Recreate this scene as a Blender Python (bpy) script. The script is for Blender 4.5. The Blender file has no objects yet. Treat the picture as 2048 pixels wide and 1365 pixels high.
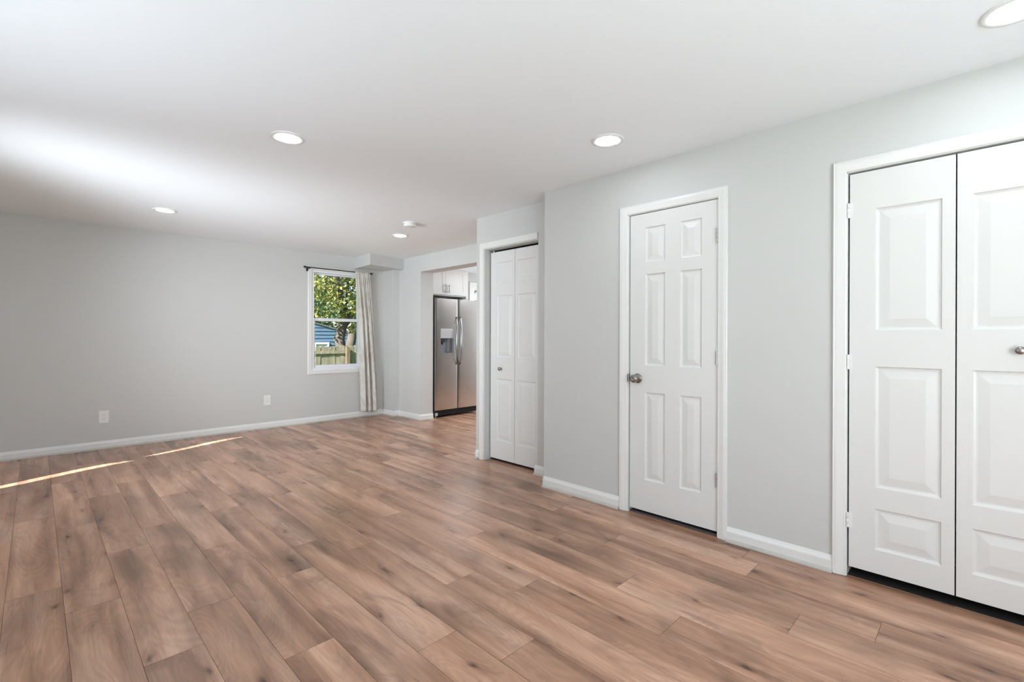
import bpy, bmesh, math, random
from mathutils import Vector, Matrix, noise as mnoise

PI = math.pi
scene = bpy.context.scene
C = scene.collection
random.seed(7)

# ------------------------------------------------------------------ camera
CAM_H = 1.21
cam_data = bpy.data.cameras.new('camera')
cam = bpy.data.objects.new('camera', cam_data)
C.objects.link(cam)
scene.camera = cam
cam_data.sensor_fit = 'HORIZONTAL'
cam_data.sensor_width = 36.0
cam_data.lens = 950.33 / 2048 * 36.0
cam_data.shift_x = 0.0
cam_data.shift_y = (675.66 - 682.5) / 2048
cam_data.clip_start = 0.05
cam_data.clip_end = 300
_yaw = math.radians(45.098)
_roll = math.radians(0.2)
_m = Matrix.Rotation(-_yaw, 4, 'Z') @ Matrix.Rotation(PI / 2, 4, 'X') @ Matrix.Rotation(_roll, 4, 'Z')
cam.matrix_world = Matrix.Translation((0, 0, CAM_H)) @ _m

# ------------------------------------------------------------------ view
CEIL = 2.399
scene.view_settings.view_transform = 'Standard'
scene.view_settings.look = 'None'
scene.view_settings.exposure = 0.17
scene.view_settings.gamma = 1.0
scene.view_settings.use_curve_mapping = False
try:
    scene.cycles.use_denoising = True
    scene.cycles.denoiser = 'OPENIMAGEDENOISE'
    scene.cycles.max_bounces = 10
    scene.cycles.use_light_tree = False
    scene.cycles.diffuse_bounces = 6
    scene.cycles.sample_clamp_indirect = 6.0
    scene.cycles.caustics_reflective = False
    scene.cycles.caustics_refractive = False
except Exception:
    pass

# ------------------------------------------------------------------ sky, sun, daylight
world = bpy.data.worlds.new('sky')
scene.world = world
world.use_nodes = True
wn = world.node_tree
for n in list(wn.nodes):
    wn.nodes.remove(n)
wo = wn.nodes.new('ShaderNodeOutputWorld')
wb = wn.nodes.new('ShaderNodeBackground')
ws = wn.nodes.new('ShaderNodeTexSky')
ws.sky_type = 'NISHITA'
ws.sun_disc = False
ws.sun_elevation = math.radians(36)
ws.sun_rotation = math.radians(250)
wb.inputs['Strength'].default_value = 0.22
wn.links.new(ws.outputs[0], wb.inputs['Color'])
wn.links.new(wb.outputs[0], wo.inputs['Surface'])


def light(name, kind, loc, direction, energy, color=(1, 1, 1), size=None, size_y=None, spread=None):
    d = bpy.data.lights.new(name, kind)
    o = bpy.data.objects.new(name, d)
    C.objects.link(o)
    d.energy = energy
    d.color = color
    o.location = loc
    o.rotation_euler = Vector(direction).to_track_quat('-Z', 'Y').to_euler()
    if kind == 'AREA':
        d.shape = 'RECTANGLE'
        d.size = size
        d.size_y = size_y if size_y else size
        if spread:
            d.spread = math.radians(spread)
    return o


SUN_DIR = Vector((0.95, 0.31, -0.72))
sun = light('sun', 'SUN', (-10, -5, 12), SUN_DIR, 20.0, (1.0, 0.985, 0.965))
sun.data.angle = math.radians(0.15)
# area lamps added inside the unseen sides, standing in for window daylight
light('daylight_back_fill', 'AREA', (0.55, -1.42, 1.30), (0.16, 1, 0.62), 70, (0.82, 0.915, 1.0), 2.2, 1.7)  # unseen lamp added as fill from behind the camera
light('daylight_left_window', 'AREA', (-0.80, 4.25, 1.30), (1, 0.36, 0.12), 45, (0.85, 0.93, 1.0), 1.5, 1.5, 88)
light('daylight_front_fill', 'AREA', (-0.78, 2.2, 1.20), (1, 0.05, 1.0), 31, (0.80, 0.905, 1.0), 1.6, 1.5)  # wall has no opening here; lamp added to brighten the ceiling
light('daylight_kitchen_fill', 'AREA', (6.80, 5.65, 1.55), (-1, -0.1, 0.0), 26, (0.90, 0.95, 1.0), 1.1, 1.2)  # no window on this side; lamp added to brighten the kitchen
light('kitchen_ceiling_fill', 'AREA', (5.75, 4.45, CEIL - 0.02), (0, 0, -1), 48, (0.93, 0.965, 1.0), 0.5, 0.5)  # unseen lamp without a fixture, added to lighten fridge and cabinet

# ------------------------------------------------------------------ materials
MATS = {}


def new_mat(name):
    m = bpy.data.materials.new(name)
    m.use_nodes = True
    MATS[name] = m
    nt = m.node_tree
    b = nt.nodes.get('Principled BSDF')
    return m, nt, b


def node(nt, kind, **kw):
    n = nt.nodes.new(kind)
    for k, v in kw.items():
        if k in n.inputs.keys() if hasattr(n.inputs, 'keys') else False:
            n.inputs[k].default_value = v
        else:
            setattr(n, k, v)
    return n


def plain(name, col, rough=0.5, metal=0.0, bump=0.0, bscale=200.0, spec=0.5, var=0.0, vscale=3.0):
    m, nt, b = new_mat(name)
    b.inputs['Base Color'].default_value = (*col, 1)
    b.inputs['Roughness'].default_value = rough
    b.inputs['Metallic'].default_value = metal
    b.inputs['Specular IOR Level'].default_value = spec
    tc = nt.nodes.new('ShaderNodeTexCoord')
    if var > 0:
        n = nt.nodes.new('ShaderNodeTexNoise')
        n.inputs['Scale'].default_value = vscale
        n.inputs['Detail'].default_value = 3
        nt.links.new(tc.outputs['Object'], n.inputs['Vector'])
        mx = nt.nodes.new('ShaderNodeMix')
        mx.data_type = 'RGBA'
        mx.inputs['A'].default_value = (*[c * (1 - var) for c in col], 1)
        mx.inputs['B'].default_value = (*[min(1, c * (1 + var)) for c in col], 1)
        nt.links.new(n.outputs['Fac'], mx.inputs['Factor'])
        nt.links.new(mx.outputs['Result'], b.inputs['Base Color'])
    if bump > 0:
        n = nt.nodes.new('ShaderNodeTexNoise')
        n.inputs['Scale'].default_value = bscale
        n.inputs['Detail'].default_value = 2
        nt.links.new(tc.outputs['Object'], n.inputs['Vector'])
        bp = nt.nodes.new('ShaderNodeBump')
        bp.inputs['Strength'].default_value = bump
        bp.inputs['Distance'].default_value = 0.001
        nt.links.new(n.outputs['Fac'], bp.inputs['Height'])
        nt.links.new(bp.outputs['Normal'], b.inputs['Normal'])
    return m


M_WALL = plain('wall_paint', (0.595, 0.60, 0.585), 0.55, bump=0.25, bscale=260, spec=0.3, var=0.012, vscale=2.0)
M_CEIL = plain('ceiling_paint', (0.87, 0.905, 0.93), 0.8, bump=0.2, bscale=200, spec=0.2, var=0.008, vscale=1.0)
M_TRIM = plain('trim_paint', (0.77, 0.77, 0.755), 0.33, bump=0.08, bscale=60, spec=0.45)
M_SHOE = plain('worn_shoe_moulding', (0.50, 0.475, 0.44), 0.5, var=0.16, vscale=9.0)
M_DOOR = plain('door_paint', (0.715, 0.715, 0.70), 0.36, spec=0.45)
M_VINYL = plain('window_vinyl', (0.84, 0.86, 0.90), 0.3)
M_NICKEL = plain('satin_nickel', (0.33, 0.31, 0.29), 0.26, metal=1.0)
M_CHROME = plain('bright_metal', (0.55, 0.54, 0.53), 0.18, metal=1.0)
M_HANDLE = plain('handle_steel', (0.36, 0.355, 0.35), 0.24, metal=1.0)
M_HINGE = plain('hinge_steel', (0.52, 0.51, 0.49), 0.4, metal=0.8)
M_DARKMETAL = plain('dark_bronze', (0.05, 0.045, 0.045), 0.45, metal=0.6)
M_BLACK = plain('black_metal', (0.012, 0.011, 0.011), 0.4)
M_RUBBER = plain('black_plastic', (0.02, 0.02, 0.022), 0.5)
M_PLATE = plain('outlet_plastic', (0.80, 0.80, 0.77), 0.3)
M_SLOT = plain('outlet_slot', (0.03, 0.03, 0.03), 0.6)
M_CAB = plain('cabinet_paint', (0.86, 0.86, 0.84), 0.35)
M_GREYPL = plain('grey_plastic', (0.50, 0.52, 0.54), 0.35)
M_THRESH = plain('threshold_vinyl', (0.075, 0.068, 0.07), 0.45)
M_SIDING = plain('blue_siding', (0.085, 0.15, 0.235), 0.6, var=0.06, vscale=2)
M_ROOF = plain('roof_shingle', (0.12, 0.12, 0.13), 0.9, var=0.2, vscale=8)
M_BRICKWALL = plain('exterior_wall', (0.5, 0.5, 0.48), 0.8)


def detail_door_grain():
    nt = M_DOOR.node_tree
    b = nt.nodes['Principled BSDF']
    tc = nt.nodes.new('ShaderNodeTexCoord')
    mp = nt.nodes.new('ShaderNodeMapping')
    mp.inputs['Scale'].default_value = (60, 60, 5)
    n = nt.nodes.new('ShaderNodeTexNoise')
    n.inputs['Scale'].default_value = 3.0
    n.inputs['Detail'].default_value = 4
    n.inputs['Distortion'].default_value = 0.6
    bp = nt.nodes.new('ShaderNodeBump')
    bp.inputs['Strength'].default_value = 0.12
    bp.inputs['Distance'].default_value = 0.0015
    nt.links.new(tc.outputs['Object'], mp.inputs['Vector'])
    nt.links.new(mp.outputs[0], n.inputs['Vector'])
    nt.links.new(n.outputs['Fac'], bp.inputs['Height'])
    nt.links.new(bp.outputs['Normal'], b.inputs['Normal'])


detail_door_grain()


def make_steel():
    m, nt, b = new_mat('brushed_steel')
    b.inputs['Base Color'].default_value = (0.70, 0.69, 0.68, 1)
    b.inputs['Metallic'].default_value = 1.0
    b.inputs['Roughness'].default_value = 0.2
    tc = nt.nodes.new('ShaderNodeTexCoord')
    mp = nt.nodes.new('ShaderNodeMapping')
    mp.inputs['Scale'].default_value = (2.2, 2.2, 1.4)
    n = nt.nodes.new('ShaderNodeTexNoise')
    n.inputs['Scale'].default_value = 2.0
    n.inputs['Detail'].default_value = 1.0
    mp2 = nt.nodes.new('ShaderNodeMapping')
    mp2.inputs['Scale'].default_value = (4, 4, 900)
    n2 = nt.nodes.new('ShaderNodeTexNoise')
    n2.inputs['Scale'].default_value = 1.0
    mr = nt.nodes.new('ShaderNodeMapRange')
    mr.inputs['To Min'].default_value = 0.2
    mr.inputs['To Max'].default_value = 0.30
    bp = nt.nodes.new('ShaderNodeBump')
    bp.inputs['Strength'].default_value = 0.35
    bp.inputs['Distance'].default_value = 0.01
    L = nt.links.new
    L(tc.outputs['Object'], mp.inputs['Vector'])
    L(tc.outputs['Object'], mp2.inputs['Vector'])
    L(mp.outputs[0], n.inputs['Vector'])
    L(mp2.outputs[0], n2.inputs['Vector'])
    L(n2.outputs['Fac'], mr.inputs['Value'])
    L(mr.outputs[0], b.inputs['Roughness'])
    L(n.outputs['Fac'], bp.inputs['Height'])
    L(bp.outputs['Normal'], b.inputs['Normal'])
    return m


M_STEEL = make_steel()


def make_glass():
    m, nt, b = new_mat('window_glass')
    nt.nodes.remove(b)
    out = nt.nodes['Material Output']
    tr = nt.nodes.new('ShaderNodeBsdfTransparent')
    tr.inputs['Color'].default_value = (0.93, 0.95, 0.95, 1)
    gl = nt.nodes.new('ShaderNodeBsdfGlossy')
    gl.inputs['Roughness'].default_value = 0.02
    lw = nt.nodes.new('ShaderNodeFresnel')
    lw.inputs['IOR'].default_value = 1.4
    mx = nt.nodes.new('ShaderNodeMixShader')
    L = nt.links.new
    L(lw.outputs[0], mx.inputs[0])
    L(tr.outputs[0], mx.inputs[1])
    L(gl.outputs[0], mx.inputs[2])
    L(mx.outputs[0], out.inputs['Surface'])
    return m


M_GLASS = make_glass()


def make_curtain():
    m, nt, b = new_mat('curtain_fabric')
    out = nt.nodes['Material Output']
    tc = nt.nodes.new('ShaderNodeTexCoord')
    n = nt.nodes.new('ShaderNodeTexNoise')
    n.inputs['Scale'].default_value = 7.0
    n.inputs['Detail'].default_value = 3.0
    n.inputs['Distortion'].default_value = 1.0
    cr = nt.nodes.new('ShaderNodeValToRGB')
    cr.color_ramp.elements[0].position = 0.38
    cr.color_ramp.elements[0].color = (0.74, 0.70, 0.64, 1)
    cr.color_ramp.elements[1].position = 0.56
    cr.color_ramp.elements[1].color = (0.84, 0.82, 0.78, 1)
    b.inputs['Roughness'].default_value = 0.9
    b.inputs['Specular IOR Level'].default_value = 0.1
    tl = nt.nodes.new('ShaderNodeBsdfTranslucent')
    mx = nt.nodes.new('ShaderNodeMixShader')
    mx.inputs[0].default_value = 0.28
    wv = nt.nodes.new('ShaderNodeTexNoise')
    wv.inputs['Scale'].default_value = 500
    bp = nt.nodes.new('ShaderNodeBump')
    bp.inputs['Strength'].default_value = 0.2
    bp.inputs['Distance'].default_value = 0.001
    L = nt.links.new
    L(tc.outputs['Object'], n.inputs['Vector'])
    L(tc.outputs['Object'], wv.inputs['Vector'])
    L(wv.outputs['Fac'], bp.inputs['Height'])
    L(bp.outputs['Normal'], b.inputs['Normal'])
    L(n.outputs['Fac'], cr.inputs['Fac'])
    L(cr.outputs[0], b.inputs['Base Color'])
    L(cr.outputs[0], tl.inputs['Color'])
    L(b.outputs[0], mx.inputs[1])
    L(tl.outputs[0], mx.inputs[2])
    L(mx.outputs[0], out.inputs['Surface'])
    return m


M_CURT = make_curtain()


def emission(name, col, strength):
    m, nt, b = new_mat(name)
    b.inputs['Base Color'].default_value = (0.9, 0.9, 0.9, 1)
    b.inputs['Emission Color'].default_value = (*col, 1)
    b.inputs['Emission Strength'].default_value = strength
    tc = nt.nodes.new('ShaderNodeTexCoord')
    n = nt.nodes.new('ShaderNodeTexNoise')
    n.inputs['Scale'].default_value = 300
    bp = nt.nodes.new('ShaderNodeBump')
    bp.inputs['Strength'].default_value = 0.1
    nt.links.new(tc.outputs['Object'], n.inputs['Vector'])
    nt.links.new(n.outputs['Fac'], bp.inputs['Height'])
    nt.links.new(bp.outputs['Normal'], b.inputs['Normal'])
    return m


M_LED = emission('led_diffuser', (0.87, 0.94, 1.0), 56.0)


def make_wood():
    m, nt, b = new_mat('oak_laminate')
    L = nt.links.new
    uv = nt.nodes.new('ShaderNodeUVMap')
    uv.uv_map = 'plank'
    at = nt.nodes.new('ShaderNodeAttribute')
    at.attribute_name = 'tone'

    def mapping(sx, sy):
        mp = nt.nodes.new('ShaderNodeMapping')
        mp.inputs['Scale'].default_value = (sx, sy, 1)
        L(uv.outputs[0], mp.inputs['Vector'])
        return mp

    def tex_noise(mp, scale, detail, dist=0.0, rough=0.5):
        n = nt.nodes.new('ShaderNodeTexNoise')
        n.inputs['Scale'].default_value = scale
        n.inputs['Detail'].default_value = detail
        n.inputs['Distortion'].default_value = dist
        n.inputs['Roughness'].default_value = rough
        L(mp.outputs[0], n.inputs['Vector'])
        return n

    def ramp(fac, stops):
        r = nt.nodes.new('ShaderNodeValToRGB')
        els = r.color_ramp.elements
        els[0].position, els[0].color = stops[0][0], (*stops[0][1], 1)
        els[1].position, els[1].color = stops[-1][0], (*stops[-1][1], 1)
        for p, c in stops[1:-1]:
            e = els.new(p)
            e.color = (*c, 1)
        L(fac, r.inputs['Fac'])
        return r

    def mix(mode, fac, a, bb):
        mx = nt.nodes.new('ShaderNodeMix')
        mx.data_type = 'RGBA'
        mx.blend_type = mode
        for sock, val in (('Factor', fac), ('A', a), ('B', bb)):
            if isinstance(val, (int, float)):
                mx.inputs[sock].default_value = val
            elif isinstance(val, tuple):
                mx.inputs[sock].default_value = (*val, 1)
            else:
                L(val, mx.inputs[sock])
        return mx.outputs['Result']

    g = lambda v: (v, v, v)
    # long soft bands of tone along the plank
    n1 = tex_noise(mapping(9.0, 0.75), 1.0, 3.0, 0.5)
    base = ramp(n1.outputs['Fac'], [(0.32, (0.297, 0.153, 0.094)), (0.45, (0.415, 0.226, 0.144)),
                                    (0.55, (0.505, 0.285, 0.188)), (0.68, (0.604, 0.371, 0.259))]).outputs[0]
    # wider light or dark patches within a plank
    n2 = tex_noise(mapping(3.2, 1.3), 1.0, 2.0, 0.3)
    patch = ramp(n2.outputs['Fac'], [(0.30, g(0.66)), (0.48, g(1.0)), (0.68, g(1.12))]).outputs[0]
    col = mix('MULTIPLY', 1.0, base, patch)
    # cathedral figure: contour lines of a stretched noise field
    n3 = tex_noise(mapping(5.0, 1.0), 1.0, 1.5, 0.7)
    mu = nt.nodes.new('ShaderNodeMath')
    mu.operation = 'MULTIPLY'
    mu.inputs[1].default_value = 150.0
    L(n3.outputs['Fac'], mu.inputs[0])
    si = nt.nodes.new('ShaderNodeMath')
    si.operation = 'SINE'
    L(mu.outputs[0], si.inputs[0])
    fig = nt.nodes.new('ShaderNodeMapRange')
    fig.inputs['From Min'].default_value = -1
    fig.inputs['From Max'].default_value = 1
    fig.inputs['To Min'].default_value = 0.88
    fig.inputs['To Max'].default_value = 1.04
    L(si.outputs[0], fig.inputs['Value'])
    col = mix('MULTIPLY', 0.8, col, fig.outputs[0])
    # fine grain
    n4 = tex_noise(mapping(170.0, 7.0), 1.0, 3.0, 0.0, 0.5)
    grain = ramp(n4.outputs['Fac'], [(0.20, g(0.80)), (0.50, g(1.0)), (0.80, g(1.12))]).outputs[0]
    col = mix('MULTIPLY', 0.85, col, grain)
    n4b = tex_noise(mapping(26.0, 0.9), 1.0, 2.0, 0.3)
    streak = ramp(n4b.outputs['Fac'], [(0.18, g(0.78)), (0.50, g(1.0)), (0.80, g(1.10))]).outputs[0]
    col = mix('MULTIPLY', 0.9, col, streak)
    # knots
    mpk = mapping(5.3, 2.0)
    vo = nt.nodes.new('ShaderNodeTexVoronoi')
    vo.voronoi_dimensions = '2D'
    vo.inputs['Scale'].default_value = 1.0
    nk = tex_noise(mapping(16.0, 9.0), 1.0, 2.0)
    add = nt.nodes.new('ShaderNodeVectorMath')
    add.operation = 'MULTIPLY_ADD'
    L(nk.outputs['Color'], add.inputs[0])
    add.inputs[1].default_value = (0.35, 0.16, 0)
    L(mpk.outputs[0], add.inputs[2])
    L(add.outputs[0], vo.inputs['Vector'])
    sep = nt.nodes.new('ShaderNodeSeparateColor')
    L(vo.outputs['Color'], sep.inputs[0])
    gate = nt.nodes.new('ShaderNodeMath')
    gate.operation = 'GREATER_THAN'
    gate.inputs[1].default_value = 0.66
    L(sep.outputs[0], gate.inputs[0])
    core = ramp(vo.outputs['Distance'], [(0.015, (0.25, 0.20, 0.18)), (0.045, (0.55, 0.50, 0.47)), (0.09, (0.84, 0.80, 0.79)), (0.24, g(1.0))]).outputs[0]
    col = mix('MULTIPLY', gate.outputs[0], col, core)
    # grey-brown smudges
    n5 = tex_noise(mapping(7.0, 2.4), 1.0, 3.0, 0.8)
    smud = ramp(n5.outputs['Fac'], [(0.30, (0.55, 0.52, 0.53)), (0.44, g(1.0)), (0.9, g(1.0))]).outputs[0]
    col = mix('MULTIPLY', 0.75, col, smud)
    # per-plank tone
    tr = nt.nodes.new('ShaderNodeMapRange')
    tr.inputs['To Min'].default_value = 0.84
    tr.inputs['To Max'].default_value = 1.12
    L(at.outputs['Fac'], tr.inputs['Value'])
    col = mix('MULTIPLY', 1.0, col, tr.outputs[0])
    L(col, b.inputs['Base Color'])
    b.inputs['Specular IOR Level'].default_value = 0.5
    rr = nt.nodes.new('ShaderNodeMapRange')
    rr.inputs['To Min'].default_value = 0.22
    rr.inputs['To Max'].default_value = 0.36
    L(n4b.outputs['Fac'], rr.inputs['Value'])
    L(rr.outputs[0], b.inputs['Roughness'])
    bp = nt.nodes.new('ShaderNodeBump')
    bp.inputs['Strength'].default_value = 0.12
    bp.inputs['Distance'].default_value = 0.0008
    L(n4.outputs['Fac'], bp.inputs['Height'])
    L(bp.outputs['Normal'], b.inputs['Normal'])
    return m


M_WOOD = make_wood()
M_SEAM = plain('plank_groove', (0.06, 0.038, 0.028), 0.8)


def make_leaf(name, stops, tl=0.35):
    m, nt, b = new_mat(name)
    out = nt.nodes['Material Output']
    at = nt.nodes.new('ShaderNodeAttribute')
    at.attribute_name = 'tone'
    r = nt.nodes.new('ShaderNodeValToRGB')
    els = r.color_ramp.elements
    els[0].position, els[0].color = stops[0][0], (*stops[0][1], 1)
    els[1].position, els[1].color = stops[-1][0], (*stops[-1][1], 1)
    for p, c in stops[1:-1]:
        e = els.new(p)
        e.color = (*c, 1)
    t = nt.nodes.new('ShaderNodeBsdfTranslucent')
    mx = nt.nodes.new('ShaderNodeMixShader')
    mx.inputs[0].default_value = tl
    L = nt.links.new
    L(at.outputs['Fac'], r.inputs['Fac'])
    L(r.outputs[0], b.inputs['Base Color'])
    L(r.outputs[0], t.inputs['Color'])
    b.inputs['Roughness'].default_value = 0.55
    L(b.outputs[0], mx.inputs[1])
    L(t.outputs[0], mx.inputs[2])
    L(mx.outputs[0], out.inputs['Surface'])
    return m


M_LEAF = make_leaf('maple_leaves', [(0.0, (0.055, 0.10, 0.045)), (0.35, (0.13, 0.175, 0.055)), (0.7, (0.36, 0.345, 0.09)), (1.0, (0.66, 0.56, 0.20))])
M_LEAF2 = make_leaf('far_leaves', [(0.0, (0.04, 0.09, 0.06)), (0.5, (0.12, 0.20, 0.09)), (1.0, (0.32, 0.40, 0.14))])
M_BARK = plain('bark', (0.095, 0.08, 0.066), 0.95, bump=0.8, bscale=30, var=0.3, vscale=6)
M_GRASS = plain('grass', (0.16, 0.25, 0.07), 0.95, var=0.3, vscale=3)


def make_fence_mat():
    m, nt, b = new_mat('weathered_fence')
    L = nt.links.new
    tc = nt.nodes.new('ShaderNodeTexCoord')
    mp = nt.nodes.new('ShaderNodeMapping')
    mp.inputs['Scale'].default_value = (14, 14, 1.5)
    n = nt.nodes.new('ShaderNodeTexNoise')
    n.inputs['Scale'].default_value = 1.0
    n.inputs['Detail'].default_value = 4
    n.inputs['Distortion'].default_value = 0.5
    r = nt.nodes.new('ShaderNodeValToRGB')
    e = r.color_ramp.elements
    e[0].position, e[0].color = 0.3, (0.125, 0.11, 0.078, 1)
    e[1].position, e[1].color = 0.7, (0.27, 0.235, 0.165, 1)
    L(tc.outputs['Object'], mp.inputs['Vector'])
    L(mp.outputs[0], n.inputs['Vector'])
    L(n.outputs['Fac'], r.inputs['Fac'])
    L(r.outputs[0], b.inputs['Base Color'])
    b.inputs['Roughness'].default_value = 0.9
    return m


M_FENCE = make_fence_mat()

# ------------------------------------------------------------------ helpers


def build(name, bm, mat, parent=None, kind=None, smooth=False, recalc=True):
    if recalc:
        bmesh.ops.recalc_face_normals(bm, faces=bm.faces)
    me = bpy.data.meshes.new(name)
    bm.to_mesh(me)
    bm.free()
    if smooth:
        for p in me.polygons:
            p.use_smooth = True
    for m in (mat if isinstance(mat, (list, tuple)) else [mat]):
        me.materials.append(m)
    o = bpy.data.objects.new(name, me)
    C.objects.link(o)
    if parent:
        o.parent = parent
        o.matrix_parent_inverse = Matrix.Translation(parent.location).inverted() if parent.rotation_euler.z == 0 else parent.matrix_basis.inverted()
    if kind:
        o['kind'] = kind
    return o


def smooth_by_angle(o, deg=35):
    """soft on round faces, crisp on hard edges"""
    me = o.data
    bm = bmesh.new()
    bm.from_mesh(me)
    for f in bm.faces:
        f.smooth = True
    lim = math.radians(deg)
    for e in bm.edges:
        if len(e.link_faces) == 2:
            e.smooth = e.calc_face_angle(0) < lim
        else:
            e.smooth = False
    bm.to_mesh(me)
    bm.free()
    return o


def thing(name, label, cat, loc, group=None, kind=None):
    o = bpy.data.objects.new(name, None)
    o.empty_display_size = 0.1
    o.location = loc
    C.objects.link(o)
    tag(o, label, cat, group, kind)
    return o


def tag(o, label, cat, group=None, kind=None):
    if label:
        o['label'] = label
    if cat:
        o['category'] = cat
    if group:
        o['group'] = group
    if kind:
        o['kind'] = kind
    return o


def box(bm, x0, x1, y0, y1, z0, z1, bev=0.0, seg=2):
    r = bmesh.ops.create_cube(bm, size=1.0)
    vs = r['verts']
    bmesh.ops.scale(bm, vec=(x1 - x0, y1 - y0, z1 - z0), verts=vs)
    bmesh.ops.translate(bm, vec=((x0 + x1) / 2, (y0 + y1) / 2, (z0 + z1) / 2), verts=vs)
    if bev > 0:
        es = set()
        for v in vs:
            es.update(v.link_edges)
        bmesh.ops.bevel(bm, geom=list(es), offset=bev, segments=seg, affect='EDGES', profile=0.7)
    return vs


def prism(bm, pts, z0, z1):
    lo = [bm.verts.new((x, y, z0)) for x, y in pts]
    hi = [bm.verts.new((x, y, z1)) for x, y in pts]
    n = len(pts)
    bm.faces.new(lo)
    bm.faces.new(list(reversed(hi)))
    for i in range(n):
        bm.faces.new((lo[i], lo[(i + 1) % n], hi[(i + 1) % n], hi[i]))


def lathe(bm, prof, axis='Z', origin=(0, 0, 0), seg=40):
    """prof = [(radius, height)], swept round an axis through origin; closes ends that lie on the axis"""
    M = {'Z': lambda r, h, c, s: (r * c, r * s, h),
         '-Z': lambda r, h, c, s: (r * c, r * s, -h),
         '-X': lambda r, h, c, s: (-h, r * c, r * s),
         '-Y': lambda r, h, c, s: (r * c, -h, r * s),
         'X': lambda r, h, c, s: (h, r * c, r * s),
         'Y': lambda r, h, c, s: (r * c, h, r * s)}[axis]
    rings = []
    for r, h in prof:
        if r < 1e-6:
            x, y, z = M(0, h, 1, 0)
            rings.append([bm.verts.new((x + origin[0], y + origin[1], z + origin[2]))])
        else:
            ring = []
            for i in range(seg):
                a = 2 * PI * i / seg
                x, y, z = M(r, h, math.cos(a), math.sin(a))
                ring.append(bm.verts.new((x + origin[0], y + origin[1], z + origin[2])))
            rings.append(ring)
    for a, b in zip(rings[:-1], rings[1:]):
        if len(a) == 1 and len(b) == 1:
            continue
        for i in range(seg):
            j = (i + 1) % seg
            if len(a) == 1:
                bm.faces.new((a[0], b[i], b[j]))
            elif len(b) == 1:
                bm.faces.new((a[i], a[j], b[0]))
            else:
                bm.faces.new((a[i], a[j], b[j], b[i]))


def tube(bm, pts, rad, seg=12, cap=True, squash=1.0):
    pts = [Vector(p) for p in pts]
    rads = rad if isinstance(rad, (list, tuple)) else [rad] * len(pts)
    rings = []
    up = Vector((0, 0, 1))
    for i, p in enumerate(pts):
        a = pts[max(0, i - 1)]
        b = pts[min(len(pts) - 1, i + 1)]
        t = (b - a).normalized()
        ref = up if abs(t.dot(up)) < 0.95 else Vector((1, 0, 0))
        u = t.cross(ref).normalized()
        v = t.cross(u).normalized()
        if i > 0:
            # keep frames aligned
            if u.dot(pu) < 0:
                u = -u
                v = -v
        pu = u
        rings.append([bm.verts.new(p + u * math.cos(2 * PI * k / seg) * rads[i] + v * math.sin(2 * PI * k / seg) * rads[i] * squash) for k in range(seg)])
    for a, b in zip(rings[:-1], rings[1:]):
        for k in range(seg):
            j = (k + 1) % seg
            bm.faces.new((a[k], a[j], b[j], b[k]))
    if cap:
        bm.faces.new(rings[0])
        bm.faces.new(list(reversed(rings[-1])))


def sweep(bm, path, prof, place):
    """path = [(a, b)] in a plane, prof = [(across, out)]; mitred at the corners. across is to the left of travel. place(a, b, out) -> xyz"""
    n = len(path)
    P = [Vector((p[0], p[1])) for p in path]
    rings = []
    for i in range(n):
        if i == 0:
            d = (P[1] - P[0]).normalized()
            nn = Vector((-d.y, d.x))
            k = 1.0
        elif i == n - 1:
            d = (P[-1] - P[-2]).normalized()
            nn = Vector((-d.y, d.x))
            k = 1.0
        else:
            d1 = (P[i] - P[i - 1]).normalized()
            d2 = (P[i + 1] - P[i]).normalized()
            n1 = Vector((-d1.y, d1.x))
            n2 = Vector((-d2.y, d2.x))
            nn = (n1 + n2).normalized()
            k = 1.0 / max(0.2, nn.dot(n1))
        rings.append([bm.verts.new(place(P[i].x + nn.x * w * k, P[i].y + nn.y * w * k, t)) for w, t in prof])
    m = len(prof)
    for a, b in zip(rings[:-1], rings[1:]):
        for j in range(m):
            jj = (j + 1) % m
            bm.faces.new((a[j], a[jj], b[jj], b[j]))
    bm.faces.new(rings[0])
    bm.faces.new(list(reversed(rings[-1])))


CASING = [(0, 0), (0, 0.009), (0.004, 0.0115), (0.010, 0.011), (0.016, 0.0125), (0.026, 0.015), (0.036, 0.0175), (0.044, 0.018),
          (0.050, 0.0165), (0.053, 0.018), (0.057, 0.0155), (0.057, 0)]
FLATCASE = [(0, 0), (0, 0.013), (0.003, 0.016), (0.054, 0.016), (0.057, 0.013), (0.057, 0)]
BASEB = [(0, 0), (0, 0.014), (0.058, 0.014), (0.064, 0.0125), (0.070, 0.009), (0.078, 0.006), (0.085, 0.004), (0.085, 0)]


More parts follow.
